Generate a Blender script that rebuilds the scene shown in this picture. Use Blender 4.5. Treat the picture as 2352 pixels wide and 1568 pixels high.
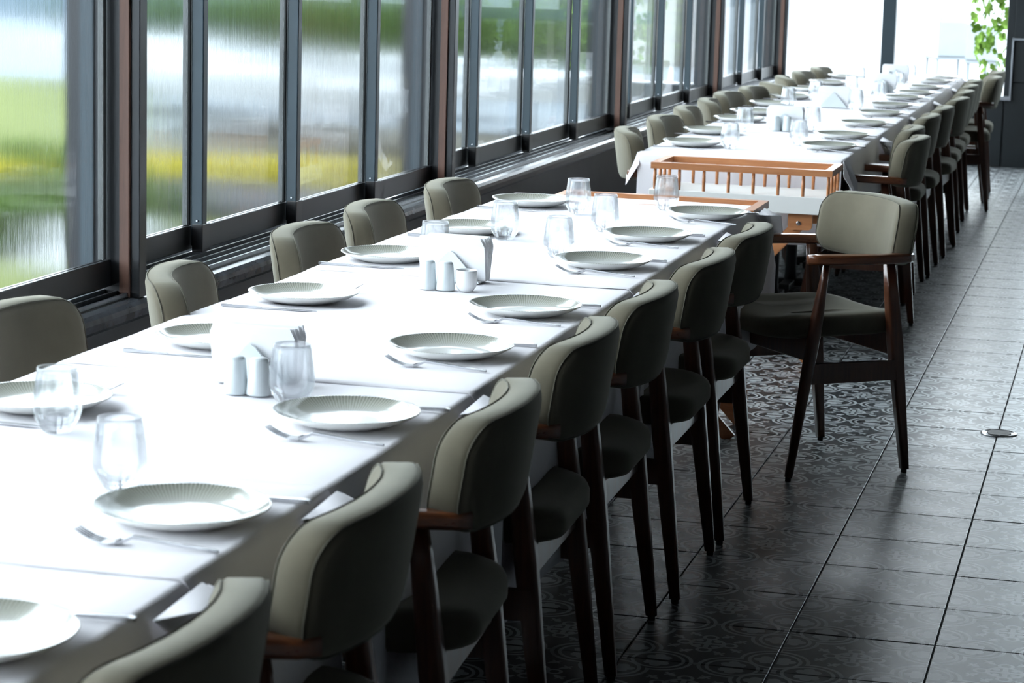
import bpy, bmesh, math, random
from mathutils import Vector, Matrix
random.seed(7)
S = bpy.context.scene
for o in list(bpy.data.objects): bpy.data.objects.remove(o)
PI = math.pi; COL = S.collection

# ------------------------------------------------------------------ camera
cam = bpy.data.cameras.new('camera'); camo = bpy.data.objects.new('camera', cam); COL.objects.link(camo)
R_ = ((0.96780701, 0.25018892, 0.02747914), (-0.06746653, 0.15268862, 0.98596879), (-0.24248271, 0.95608142, -0.1646525))
m = Matrix.Identity(4)
for i in range(3):
    m[i][0] = R_[0][i]; m[i][1] = R_[1][i]; m[i][2] = -R_[2][i]
m[0][3], m[1][3], m[2][3] = 0.34596, -5.06334, 1.564495
camo.matrix_world = m
cam.sensor_width = 36; cam.lens = 5500/2352*36; cam.clip_start = .05; cam.clip_end = 600
cam.dof.use_dof = True; cam.dof.focus_distance = 6.2; cam.dof.aperture_fstop = 10
S.camera = camo
# ------------------------------------------------------------------ sky: one even bright overcast
w = bpy.data.worlds.new('overcast_sky'); S.world = w; w.use_nodes = True
bg = w.node_tree.nodes['Background']; bg.inputs[0].default_value = (.84, .93, 1.0, 1); bg.inputs[1].default_value = 9.4
w.cycles.sampling_method = 'MANUAL'; w.cycles.sample_map_resolution = 256
def portal(name, loc, rot, sx, sy):
    l = bpy.data.lights.new(name, 'AREA'); l.shape = 'RECTANGLE'; l.size = sx; l.size_y = sy; l.cycles.is_portal = True
    o = bpy.data.objects.new(name, l); o.location = loc; o.rotation_euler = rot; COL.objects.link(o)
portal('window_portal', (-2.24, 3.4, 1.66), (0, PI/2, PI), 1.9, 17.2)
bpy.data.objects['window_portal'].rotation_euler = (0, -PI/2, 0)
portal('back_portal', (-.5, 13.40, 1.77), (-PI/2, 0, 0), 5.9, 2.5)
vs = S.view_settings; vs.view_transform = 'Standard'; vs.look = 'None'; vs.exposure = 0.0; vs.gamma = 1; vs.use_curve_mapping = False
S.cycles.use_denoising = True; S.cycles.max_bounces = 10; S.cycles.transparent_max_bounces = 24
S.cycles.sample_clamp_indirect = 8; S.cycles.transmission_bounces = 8; S.cycles.glossy_bounces = 4
S.cycles.use_adaptive_sampling = False

# ------------------------------------------------------------------ materials
def newmat(name):
    mt = bpy.data.materials.new(name); mt.use_nodes = True; nt = mt.node_tree
    return mt, nt, nt.nodes['Principled BSDF']
def setp(b, **k):
    names = dict(color='Base Color', rough='Roughness', metal='Metallic', spec='Specular IOR Level', coat='Coat Weight', sheen='Sheen Weight', coatr='Coat Roughness', sheenr='Sheen Roughness', trans='Transmission Weight', sub='Subsurface Weight')
    for a, v in k.items():
        b.inputs[names[a]].default_value = (*v, 1) if a == 'color' else v
def noise(nt, scale=(1, 1, 1), s=5, detail=3, rough=.5, coord='Object', dist=0):
    tc = nt.nodes.new('ShaderNodeTexCoord'); mp = nt.nodes.new('ShaderNodeMapping'); mp.inputs['Scale'].default_value = scale
    n = nt.nodes.new('ShaderNodeTexNoise'); n.inputs['Scale'].default_value = s; n.inputs['Detail'].default_value = detail
    n.inputs['Roughness'].default_value = rough; n.inputs['Distortion'].default_value = dist
    nt.links.new(tc.outputs[coord], mp.inputs[0]); nt.links.new(mp.outputs[0], n.inputs['Vector']); return n.outputs['Fac']
def ramp(nt, fac, stops):
    r = nt.nodes.new('ShaderNodeValToRGB'); els = r.color_ramp.elements
    while len(els) < len(stops): els.new(.5)
    for e, (p, c) in zip(els, stops): e.position = p; e.color = (*c, 1) if len(c) == 3 else c
    nt.links.new(fac, r.inputs[0]); return r.outputs[0]
def bump(nt, b, h, strength=.3, dist=.002):
    bp = nt.nodes.new('ShaderNodeBump'); bp.inputs['Strength'].default_value = strength; bp.inputs['Distance'].default_value = dist
    nt.links.new(h, bp.inputs['Height']); nt.links.new(bp.outputs[0], b.inputs['Normal'])
def simple(name, color, rough=.5, nvar=None, ns=6, scale=(1, 1, 1), coord='Object', bmp=None, **k):
    mt, nt, b = newmat(name); setp(b, color=color, rough=rough, **k)
    f = noise(nt, scale, ns, 4, .55, coord)
    if nvar is None: nvar = .12
    lo = tuple(c*(1-nvar) for c in color); hi = tuple(min(1, c*(1+nvar)) for c in color)
    nt.links.new(ramp(nt, f, [(.3, lo), (.7, hi)]), b.inputs['Base Color'])
    if bmp: bump(nt, b, f, *bmp)
    return mt
class X:   # little expression builder for math nodes
    def __init__(s, nt, sock): s.nt = nt; s.s = sock
    def _o(s, op, *a):
        n = s.nt.nodes.new('ShaderNodeMath'); n.operation = op
        for i, v in enumerate((s,)+a):
            if isinstance(v, X): s.nt.links.new(v.s, n.inputs[i])
            else: n.inputs[i].default_value = v
        return X(s.nt, n.outputs[0])
    def __add__(s, o): return s._o('ADD', o)
    def __sub__(s, o): return s._o('SUBTRACT', o)
    def __mul__(s, o): return s._o('MULTIPLY', o)
    def __truediv__(s, o): return s._o('DIVIDE', o)
    def abs(s): return s._o('ABSOLUTE')
    def frac(s): return s._o('FRACT')
    def mx(s, o): return s._o('MAXIMUM', o)
    def mn(s, o): return s._o('MINIMUM', o)
    def lt(s, o): return s._o('LESS_THAN', o)
    def gt(s, o): return s._o('GREATER_THAN', o)
    def sqrt(s): return s._o('SQRT')
    def sin(s): return s._o('SINE')
    def atan2(s, o): return s._o('ARCTAN2', o)
def sep(nt, sock):
    n = nt.nodes.new('ShaderNodeSeparateXYZ'); nt.links.new(sock, n.inputs[0]); return [X(nt, n.outputs[i]) for i in range(3)]
def dist(a, b, cx, cy):
    dx = a-cx; dy = b-cy; return (dx*dx+dy*dy).sqrt()
TX, TY = 1/3., .9716/3
def tile_material():
    mt, nt, b = newmat('patterned_cement_tile')
    g = nt.nodes.new('ShaderNodeNewGeometry'); x, y, z = sep(nt, g.outputs['Position'])
    u = ((x/TX+100.5).frac()-.5).abs(); v = ((y/TY+100.5).frac()-.5).abs()     # folded 0..0.5, tile corner at 0,0
    a = u.mx(v); c = u.mn(v)
    d = dist(a, c, .25, 0)
    r1 = (d-.222).abs().lt(.0135); r2 = (d-.170).abs().lt(.0125)
    cl = dist(a, c, .25, .105).lt(.038).mx(dist(a, c, .200, .064).lt(.036)).mx(dist(a, c, .300, .064).lt(.036)).mx(dist(a, c, .25, .05).lt(.034))
    bars = (a-.25).abs().lt(.075)*((c-.03).abs().lt(.011))
    f = dist(a, c, .5, .5)
    cen = f.lt(.035).mx((a-.5).abs().lt(.018)*((c-.42).abs().lt(.045))).mx(dist(a, c, .44, .44).lt(.026))
    ring = (f-.115).abs().lt(.013)
    lobes = (dist(a, c, .5, .345)-.045).abs().lt(.012)
    arrow = dist(a, c, .40, .30).lt(.024).mx(((a-c)-.10).abs().lt(.016)*((a+c)-.68).abs().lt(.075)).mx(((a+c)-.66).abs().lt(.012)*((a-c)-.10).abs().lt(.06))
    cor = dist(a, c, 0, 0).lt(.022)
    edge = dist(a, c, .5, .0).lt(.020)
    pat = r1.mx(r2).mx(cl).mx(bars).mx(cen).mx(ring).mx(lobes).mx(arrow).mx(cor).mx(edge)
    nf = noise(nt, (1, 1, 1), 9, 5, .6); n2 = noise(nt, (1, 1, 1), 2.2, 3, .5); n3 = noise(nt, (1, 1, 1), 160, 2, .5)
    dark = ramp(nt, nf, [(.3, (.013, .016, .018)), (.7, (.032, .037, .042))])
    light = ramp(nt, nf, [(.25, (.36, .39, .40)), (.75, (.62, .66, .67))])
    mx = nt.nodes.new('ShaderNodeMix'); mx.data_type = 'RGBA'
    wear = X(nt, n3)*.22+.80
    nt.links.new((pat*wear).s, mx.inputs['Factor']); nt.links.new(dark, mx.inputs['A']); nt.links.new(light, mx.inputs['B'])
    nt.links.new(mx.outputs['Result'], b.inputs['Base Color'])
    nt.links.new((X(nt, n2)*.20+.24).s, b.inputs['Roughness'])
    b.inputs['Specular IOR Level'].default_value = .75
    bump(nt, b, n3, .05, .001)
    return mt
M = {}
M['tile'] = tile_material()
M['grout'] = simple('dark_grout', (.012, .012, .013), .8)
def fabric(name, col):
    mt, nt, b = newmat(name); setp(b, color=col, rough=.92, sheen=.35, spec=.15); b.inputs['Sheen Tint'].default_value = (.8, .8, .7, 1)
    f = noise(nt, (1, 1, 1), 9, 4, .6); fine = noise(nt, (1, 1, 1), 900, 2, .5)
    nt.links.new(ramp(nt, f, [(.3, tuple(c*.88 for c in col)), (.7, tuple(c*1.1 for c in col))]), b.inputs['Base Color'])
    bump(nt, b, fine, .25, .0008); return mt
M['fabric'] = fabric('olive_grey_upholstery', (.110, .096, .067))
M['piping'] = fabric('olive_grey_piping', (.082, .074, .055))
def wood(name, c1, c2, rough=.32, coat=.35, axis=(14, 14, 1.2)):
    mt, nt, b = newmat(name); setp(b, rough=rough, coat=coat, coatr=.18)
    f = noise(nt, axis, 5, 5, .6, dist=.6)
    nt.links.new(ramp(nt, f, [(.3, c1), (.7, c2)]), b.inputs['Base Color'])
    nt.links.new(ramp(nt, f, [(.2, (rough*.9,)*3), (.8, (rough*1.25,)*3)]), b.inputs['Roughness'])
    return mt
M['darkwood'] = wood('dark_walnut_stained_wood', (.062, .020, .010), (.13, .043, .018))
M['armwood'] = wood('reddish_walnut_wood', (.09, .028, .012), (.20, .066, .024), .28, .5, (14, 1.2, 14))
M['boxwood'] = wood('warm_cherry_wood', (.40, .145, .050), (.56, .23, .088), .42, .15, (1.4, 12, 12))
M['rubber'] = simple('black_rubber', (.01, .01, .01), .7)
def cloth_mat():
    mt, nt, b = newmat('white_cotton_tablecloth'); setp(b, color=(.86, .835, .865), rough=.85, spec=.2, sheen=.1)
    n1 = noise(nt, (1, .45, 1), 7, 3, .45, dist=.5); fine = noise(nt, (1, 1, 1), 700, 2, .5)
    h = X(nt, n1)*1.0+X(nt, fine)*.02
    bump(nt, b, h.s, .25, .012); return mt
M['cloth'] = cloth_mat()
M['steel_frame'] = simple('blue_grey_aluminium_frame', (.026, .043, .054), .42, .1, 4, metal=.15)
M['dark_frame'] = simple('near_black_aluminium_frame', (.011, .0125, .015), .35, .12, 4, metal=.1)
M['brown_post'] = wood('brown_stained_timber_post', (.085, .040, .026), (.135, .065, .044), .5, .0, (20, 20, 1))
M['spacer'] = simple('grey_glazing_spacer', (.085, .09, .09), .4, .1, 60, metal=.3)
M['track'] = simple('anodised_track', (.22, .24, .26), .3, .25, 30, metal=.8)
M['sill'] = simple('dark_grey_stone_sill', (.060, .066, .075), .26, .45, 14, bmp=(.25, .002))
M['wall'] = simple('charcoal_painted_wall', (.040, .042, .046), .55, .14, 5)
M['panel'] = simple('slate_cladding_panel', (.011, .0155, .018), .42, .35, 3, bmp=(.2, .003))
M['ceil'] = simple('dark_ceiling_paint', (.045, .045, .048), .8)
M['trimlight'] = simple('pale_polished_trim', (.45, .48, .52), .2, metal=.6)
M['cap'] = simple('black_plastic_cap', (.006, .006, .007), .3)
M['cream'] = simple('cream_painted_board', (.82, .81, .78), .5, .03, 3)
M['chrome'] = simple('brushed_steel', (.55, .56, .58), .22, .08, 40, metal=1.0)
M['porcelain'] = simple('white_porcelain', (.80, .81, .82), .16, .02, 4, coat=.3)
M['shaker'] = simple('bluish_white_glazed_china', (.66, .71, .73), .18, .02, 4, coat=.3)
M['napkin'] = simple('white_paper_napkin', (.84, .84, .86), .9, .02, 30)
M['tablebase'] = simple('black_iron_base', (.012, .012, .013), .45)
M['tabletop'] = simple('pale_laminate_board', (.5, .5, .5), .5)
def plate_mat():
    mt, nt, b = newmat('ribbed_glaze_plate'); setp(b, rough=.16, coat=.4)
    tc = nt.nodes.new('ShaderNodeTexCoord'); x, y, z = sep(nt, tc.outputs['Object'])
    r = (x*x+y*y).sqrt(); ang = y.atan2(x)
    nz = X(nt, noise(nt, (1, 1, 1), 60, 3, .6)); n1 = X(nt, noise(nt, (1, 1, 1), 260, 2, .6))
    lines = ((ang*130+nz*4).sin()*.5+.5)
    lines = lines*lines
    dash = ((r*1500+nz*14).sin()*.5+.5)
    rim = ((r-.058)/.062).mx(0).mn(1)
    edge = r.gt(.1215)*lines*.9
    k = (rim*.52+rim*lines*(dash*.35+.5)*.60*(n1*1.1+.3)+edge).mn(1)
    g = nt.nodes.new('ShaderNodeNewGeometry'); nx, ny, nzz = sep(nt, g.outputs['Normal'])
    up = z.gt(.0035)*(r.lt(.1235))
    inner = nt.nodes.new('ShaderNodeAttribute'); inner.attribute_name = 'inside'
    k = k*X(nt, inner.outputs['Fac'])
    c = ramp(nt, k.s, [(0, (.78, .79, .76)), (.45, (.40, .40, .34)), (1, (.10, .105, .085))])
    nt.links.new(c, b.inputs['Base Color']); return mt
M['plate'] = plate_mat()
def schlick(nt, scale=1.0, cap=1.0):
    lw = nt.nodes.new('ShaderNodeLayerWeight'); lw.inputs['Blend'].default_value = .5
    f = X(nt, lw.outputs['Facing']); f2 = f*f
    return ((f2*f2*f*.96+.04)*scale).mn(cap)
def glass_mat(name):
    mt, nt, b = newmat(name); nt.nodes.remove(b); out = nt.nodes['Material Output']
    tr = nt.nodes.new('ShaderNodeBsdfTransparent'); tr.inputs[0].default_value = (.97, .98, .985, 1)
    gl = nt.nodes.new('ShaderNodeBsdfGlass'); gl.inputs['IOR'].default_value = 1.42; gl.inputs['Roughness'].default_value = .0; gl.inputs[0].default_value = (.985, .99, 1, 1)
    m0 = nt.nodes.new('ShaderNodeMixShader'); m0.inputs[0].default_value = .42
    nt.links.new(tr.outputs[0], m0.inputs[1]); nt.links.new(gl.outputs[0], m0.inputs[2]); nt.links.new(m0.outputs[0], out.inputs[0]); return mt
M['glass'] = glass_mat('clear_drinking_glass')
def pane_mat(name, wet):
    mt, nt, b = newmat(name); nt.nodes.remove(b); out = nt.nodes['Material Output']
    tr = nt.nodes.new('ShaderNodeBsdfTransparent'); tr.inputs[0].default_value = (.93, .96, .965, 1)
    rf = nt.nodes.new('ShaderNodeBsdfRefraction'); rf.inputs['IOR'].default_value = 1.012; rf.inputs[0].default_value = (.97, .985, .99, 1)
    gl = nt.nodes.new('ShaderNodeBsdfGlossy'); gl.inputs['Roughness'].default_value = .01
    st = noise(nt, (60, 60, 2.2), 3.0, 4, .6, 'Object'); st2 = noise(nt, (16, 16, 1.0), 2.0, 4, .6, 'Object'); dr = noise(nt, (150, 150, 22), 2.5, 2, .5, 'Object')
    h = X(nt, st)*.7+X(nt, dr)*.3
    bp = nt.nodes.new('ShaderNodeBump'); bp.inputs['Strength'].default_value = .55*wet; bp.inputs['Distance'].default_value = .006
    nt.links.new(h.s, bp.inputs['Height']); nt.links.new(bp.outputs[0], rf.inputs['Normal'])
    rf.inputs['Roughness'].default_value = .12+.25*wet
    f = nt.nodes.new('ShaderNodeMapRange'); f.inputs[1].default_value = .36; f.inputs[2].default_value = .60
    f.inputs[3].default_value = .25+.35*wet; f.inputs[4].default_value = .5+.45*wet
    nt.links.new((X(nt, st2)*.6+X(nt, st)*.4).s, f.inputs[0])
    m0 = nt.nodes.new('ShaderNodeMixShader'); nt.links.new(f.outputs[0], m0.inputs[0]); nt.links.new(tr.outputs[0], m0.inputs[1]); nt.links.new(rf.outputs[0], m0.inputs[2])
    m1 = nt.nodes.new('ShaderNodeMixShader'); nt.links.new(schlick(nt, .6, .5).s, m1.inputs[0]); nt.links.new(m0.outputs[0], m1.inputs[1]); nt.links.new(gl.outputs[0], m1.inputs[2])
    nt.links.new(m1.outputs[0], out.inputs[0]); return mt
M['pane_wet'] = pane_mat('rain_streaked_glass', 1.0)
M['pane_damp'] = pane_mat('lightly_streaked_glass', .45)
M['pane_clear'] = pane_mat('clear_window_glass', .08)

# ------------------------------------------------------------------ helpers
def obj(name, bm, mat, parent=None, smooth=False, loc=None):
    me = bpy.data.meshes.new(name); bm.normal_update(); bm.to_mesh(me); bm.free()
    for mm in (mat if isinstance(mat, (list, tuple)) else [mat]): me.materials.append(mm)
    if smooth:
        for p in me.polygons: p.use_smooth = True
    o = bpy.data.objects.new(name, me); COL.objects.link(o)
    if parent: o.parent = parent
    if loc: o.location = loc
    return o
def tag(o, label=None, cat=None, group=None, kind=None):
    if label: o['label'] = label
    if cat: o['category'] = cat
    if group: o['group'] = group
    if kind: o['kind'] = kind
    return o
def empty(name, loc=(0, 0, 0), rz=0):
    o = bpy.data.objects.new(name, None); o.empty_display_size = .05; COL.objects.link(o); o.location = loc; o.rotation_euler = (0, 0, rz); return o
def kids(o): return [c for c in bpy.data.objects if c.parent == o]
def copy_tree(o, parent=None, kd=None):
    c = o.copy(); COL.objects.link(c)
    if parent: c.parent = parent
    for ch in (KIDS.get(o.name) or []): copy_tree(ch, c)
    return c
KIDS = {}
def remember(root):
    def rec(o):
        ks = list(o.children); KIDS[o.name] = ks
        for k in ks: rec(k)
    bpy.context.view_layer.update(); rec(root)
def box(bm, x0, x1, y0, y1, z0, z1, bev=0):
    vs_ = [bm.verts.new((x, y, z)) for x in (x0, x1) for y in (y0, y1) for z in (z0, z1)]
    fs = [bm.faces.new([vs_[i] for i in f]) for f in ((0, 1, 3, 2), (4, 6, 7, 5), (0, 4, 5, 1), (2, 3, 7, 6), (0, 2, 6, 4), (1, 5, 7, 3))]
    if bev:
        es = list({e for f in fs for e in f.edges}); bmesh.ops.bevel(bm, geom=es, offset=bev, segments=2, affect='EDGES', profile=.5)
    return vs_
def rings(bm, rs, cap=True, closed=True):
    n = len(rs[0]); V = [[bm.verts.new(p) for p in r] for r in rs]
    for a, b in zip(V, V[1:]):
        for i in range(n if closed else n-1):
            j = (i+1) % n; bm.faces.new((a[i], a[j], b[j], b[i]))
    if cap: bm.faces.new(V[0][::-1]); bm.faces.new(V[-1])
    return V
def lathe(bm, prof, n=32, cx=0, cy=0):
    rs = [[(cx+r*math.cos(2*PI*i/n), cy+r*math.sin(2*PI*i/n), z) for i in range(n)] for r, z in prof]
    return rings(bm, rs)
def tube(bm, pts, rad, n=10, sx=1., sy=1.):
    rs = []
    for i, p in enumerate(pts):
        p = Vector(p); a = Vector(pts[max(0, i-1)]); b = Vector(pts[min(len(pts)-1, i+1)]); t = (b-a).normalized()
        up = Vector((0, 0, 1)) if abs(t.z) < .9 else Vector((0, 1, 0))
        u = t.cross(up).normalized(); v = u.cross(t).normalized()
        r = rad[i] if isinstance(rad, (list, tuple)) else rad
        rs.append([p+u*(r*sx*math.cos(2*PI*k/n))+v*(r*sy*math.sin(2*PI*k/n)) for k in range(n)])
    return rings(bm, rs)
def rrect(hw, hh, r, n=6):
    out = []
    r = max(.004, min(r, hw*.98, hh*.98))
    for cx, cy, a0 in ((hw-r, hh-r, 0), (-(hw-r), hh-r, PI/2), (-(hw-r), -(hh-r), PI), (hw-r, -(hh-r), 1.5*PI)):
        for i in range(n+1):
            a = a0+PI/2*i/n; out.append((cx+r*math.cos(a), cy+r*math.sin(a)))
    # extra points on long sides
    res = []
    L = len(out)
    for i in range(L):
        p = out[i]; q = out[(i+1) % L]; res.append(p)
        d = math.hypot(q[0]-p[0], q[1]-p[1])
        k = 6 if (i % (n+1)) == n else 0
        for j in range(1, k+1): res.append((p[0]+(q[0]-p[0])*j/(k+1), p[1]+(q[1]-p[1])*j/(k+1)))
    return res

# ------------------------------------------------------------------ dining chair
def pillow(bm, hw, hh, R, prof, mapf):
    rs = []; ends = []
    for d, t in prof:
        L = rrect(hw-d, hh-d, R-d*.8); rs.append([mapf(x, y, t) for x, y in L])
        if not ends: ends.append(L)
    V = rings(bm, rs, False); ends.append(L)
    for ring, L, flip in ((V[0], ends[0], True), (V[-1], ends[1], False)):     # cap with strips between upper and lower edge
        mnx = min(p[0] for p in L); mxx = -mnx; idx = range(len(L))
        left = sorted((i for i in idx if L[i][0] < mnx+1e-5), key=lambda i: -L[i][1]); right = sorted((i for i in idx if L[i][0] > mxx-1e-5), key=lambda i: L[i][1])
        up = sorted((i for i in idx if L[i][1] > 0 and i not in left and i not in right), key=lambda i: L[i][0]); lo = sorted((i for i in idx if L[i][1] <= 0 and i not in left and i not in right), key=lambda i: L[i][0])
        bm.faces.new([ring[i] for i in left]+[ring[lo[0]], ring[up[0]]])
        bm.faces.new([ring[i] for i in right]+[ring[up[-1]], ring[lo[-1]]])
        for a, b, c, d in zip(up, up[1:], lo, lo[1:]): bm.faces.new((ring[c], ring[d], ring[b], ring[a]))
    bmesh.ops.recalc_face_normals(bm, faces=bm.faces)
def back_map(x, y, t):
    c = .054*(abs(x)/.23)**2.2; slope = 2*.054*x/.23**2
    zz = .723+y+.008*(1-(x/.23)**2)*(1 if y > 0 else -1)
    px = x-t*slope*.8; py = -.226+c+t-(zz-.72)*.15
    return (px, py, zz)
def make_chair():
    t = empty('dining_chair')
    W = .234
    P = [(.045, -.0345), (.02, -.0335), (.006, -.029), (0, -.020), (0, 0), (0, .018), (.006, .028), (.018, .033), (.045, .0355)]
    bm = bmesh.new(); pillow(bm, W+.004, .091, .058, [(min(d, .070), tt) for d, tt in P], back_map)
    bk = obj('backrest', bm, M['fabric'], t, True)
    for tt in (-.0275, .0265):
        bm = bmesh.new(); pts = [back_map(x, y, tt) for x, y in rrect(W+.0005, .0875, .0545)]
        n = len(pts); rs = []
        for i in range(n):
            p = Vector(pts[i]); a = Vector(pts[i-1]); b = Vector(pts[(i+1) % n]); tg = (b-a).normalized(); nn = Vector((0, 1, 0)); u = tg.cross(nn).normalized(); v = u.cross(tg)
            rs.append([p+u*.0017*math.cos(k*PI/2)+v*.0017*math.sin(k*PI/2) for k in range(4)])
        V = [[bm.verts.new(q) for q in r] for r in rs]
        for i in range(n):
            A, B = V[i], V[(i+1) % n]
            for k in range(4): bm.faces.new((A[k], A[(k+1) % 4], B[(k+1) % 4], B[k]))
        obj('piping', bm, M['piping'], bk, True)
    def seat_map(x, y, tt):
        yy = y*1.0+.035; s = .016*(abs(x)/.235)**2-.012*math.exp(-((y-.02)/.14)**2)*(1-(x/.235)**2) if tt > 0 else 0
        return (x*(1+.06*(y/.25)), yy, .452+tt+s-(.012*max(0, y-.12)/.12 if tt > 0 else 0))
    bm = bmesh.new(); pillow(bm, .232, .245, .11, [(.17, -.028), (.10, -.028), (.03, -.028), (.006, -.022), (0, -.012), (0, .008), (.006, .022), (.02, .030), (.05, .034), (.10, .035), (.17, .035)], seat_map)
    obj('seat', bm, M['fabric'], t, True)
    for s in (-1, 1):
        # front leg: turned, thickest at seat height
        bm = bmesh.new(); A = Vector((.252*s, .205, .012)); B = Vector((.238*s, .10, .648))
        fr = [0, .3, .55, .68, .8, .92, 1]; rd = [.0125, .0165, .020, .021, .018, .013, .0105]
        tube(bm, [A.lerp(B, f) for f in fr], rd, 10)
        lg = obj('leg', bm, M['darkwood'], t, True)
        bm = bmesh.new(); lathe(bm, [(.009, 0), (.009, .014)], 8, A.x, A.y+.001); obj('glide_foot', bm, M['rubber'], lg)
        # rear leg: tapered squared
        bm = bmesh.new(); A = Vector((.246*s, -.205, .012)); B = Vector((.226*s, -.125, .645)); C_ = Vector((.190*s, -.212, .74)) if False else None
        rs = []
        for f, hx, hy in ((0, .012, .013), (.35, .0155, .0185), (.62, .018, .022), (.85, .016, .019), (1, .013, .015)):
            p = A.lerp(B, f); rs.append([(p.x+q[0], p.y+q[1], p.z) for q in rrect(hx, hy, .006, 2)])
        rings(bm, rs); lg = obj('leg', bm, M['darkwood'], t, True)
        bm = bmesh.new(); lathe(bm, [(.009, 0), (.009, .014)], 8, A.x, A.y); obj('glide_foot', bm, M['rubber'], lg)
        # armrest, curling behind the backrest
        path = [(.246, .168), (.250, .14), (.256, .07), (.258, 0), (.254, -.07), (.243, -.13), (.230, -.180), (.216, -.207)]
        wd = [.012, .022, .027, .025, .022, .021, .020, .014]
        bm = bmesh.new(); rs = []
        for i, (x, y) in enumerate(path):
            a = path[max(0, i-1)]; b = path[min(len(path)-1, i+1)]; tx, ty = b[0]-a[0], b[1]-a[1]; L = math.hypot(tx, ty); nx, ny = -ty/L, tx/L
            zc = .660+.004*math.cos(i/9*PI); r = []
            for q in rrect(wd[i], .0145 if i < 8 else .012, .008, 3): r.append((s*(x+nx*q[0]), y+ny*q[0], zc+q[1]))
            rs.append(r if s > 0 else r[::-1])
        rings(bm, rs); obj('armrest', bm, M['armwood'], t, True)
        bm = bmesh.new(); x = .244*s
        v = []
        for (y, z) in ((.155, .29), (-.178, .29), (-.168, .35), (.146, .35)):
            v.append([(x-.009, y, z), (x+.009, y, z)])
        rs = [[a for a, _ in v], [b for _, b in v]]; rings(bm, rs); obj('side_stretcher', bm, M['darkwood'], t)
    bm = bmesh.new(); box(bm, -.236, .236, .118, .138, .352, .426, .003); obj('front_rail', bm, M['darkwood'], t)
    bm = bmesh.new(); box(bm, -.228, .228, -.165, -.147, .362, .424, .003); obj('rear_rail', bm, M['darkwood'], t)
    remember(t); return t

ORD = ['first', 'second', 'third', 'fourth', 'fifth', 'sixth', 'seventh', 'eighth', 'ninth', 'tenth', 'eleventh', 'twelfth', 'thirteenth']
# ------------------------------------------------------------------ floor
FX0, FX1, FY0, FY1 = -2.2, 4.0, -7.0, 13.4
bm = bmesh.new(); box(bm, FX0, FX1, FY0, FY1, -.10, -.006); floor = tag(obj('floor', bm, M['grout']), kind='structure')
def tile_mesh(i, j):
    b2 = bmesh.new(); g = .0020; box(b2, g, TX-g, g, TY-g, -.0065, 0, .0012); return b2
tb = None; near = set()
for i in range(-4, 2):
    for j in range(-8, 31): near.add((i, j))
for (i, j) in sorted(near):
    if tb is None:
        tb = obj('floor_tile', tile_mesh(0, 0), M['tile'], floor); o = tb
    else:
        o = bpy.data.objects.new('floor_tile', tb.data); COL.objects.link(o); o.parent = floor
    o.location = (i*TX, j*TY, random.uniform(-.0006, .0004)); o.rotation_euler = (random.uniform(-.0012, .0012), random.uniform(-.0012, .0012), 0)
bm = bmesh.new()
for i in range(-6, 12):
    for j in range(-21, 41):
        if (i, j) in near: continue
        x0, x1, y0, y1 = i*TX+.0016, (i+1)*TX-.0016, j*TY+.0016, (j+1)*TY-.0016
        box(bm, x0, x1, y0, y1, -.0065, 0)
tag(obj('floor_tile', bm, M['tile'], floor), kind='stuff')

# ------------------------------------------------------------------ window wall (left)
bm = bmesh.new(); box(bm, -2.22, -2.02, FY0, 13.2, 0, .64); wl = tag(obj('wall_left', bm, M['wall']), kind='structure')
bm = bmesh.new(); box(bm, -2.24, -2.0, FY0, 11.9, 2.62, 3.3); obj('window_header', bm, M['wall'], wl)
bm = bmesh.new()
prof = [(-2.24, .640), (-2.24, .664), (-2.02, .664), (-2.002, .661), (-1.992, .652), (-1.990, .640), (-1.993, .622), (-2.003, .612), (-2.022, .610), (-2.022, .640)]
rings(bm, [[(x, FY0, z) for x, z in prof], [(x, 11.86, z) for x, z in prof]]); obj('window_sill', bm, M['sill'], wl)
for k, (x, z) in enumerate(((-2.035, .674), (-2.068, .676), (-2.100, .678), (-2.132, .680), (-2.165, .682), (-2.198, .684))):
    bm = bmesh.new(); box(bm, x-.0035, x+.0035, FY0, 11.86, .6645, z+.003); obj('sliding_track', bm, M['track'], wl)
bm = bmesh.new(); box(bm, -2.215, -2.030, FY0, 11.86, .6642, .667); obj('track_bed', bm, M['dark_frame'], wl)
POSTS = [-5.3, -2.42, .42, 3.25, 6.30, 9.10, 11.80]
for y in POSTS:
    p = empty('trim_post', (0, y, 0)); tag(p, kind='structure')
    bm = bmesh.new(); box(bm, -2.205, -2.004, 0, .045, .664, 2.62, .002); obj('steel_post', bm, M['dark_frame'], p)
    bm = bmesh.new(); box(bm, -2.055, -2.028, -.010, .0, .664, 2.62, .002); obj('timber_strip', bm, M['brown_post'], p)
    bm = bmesh.new(); box(bm, -2.160, -2.125, -.008, .0, .664, 2.62, .001); obj('post_rib', bm, M['steel_frame'], p)
names = ['p', 'q']
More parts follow.
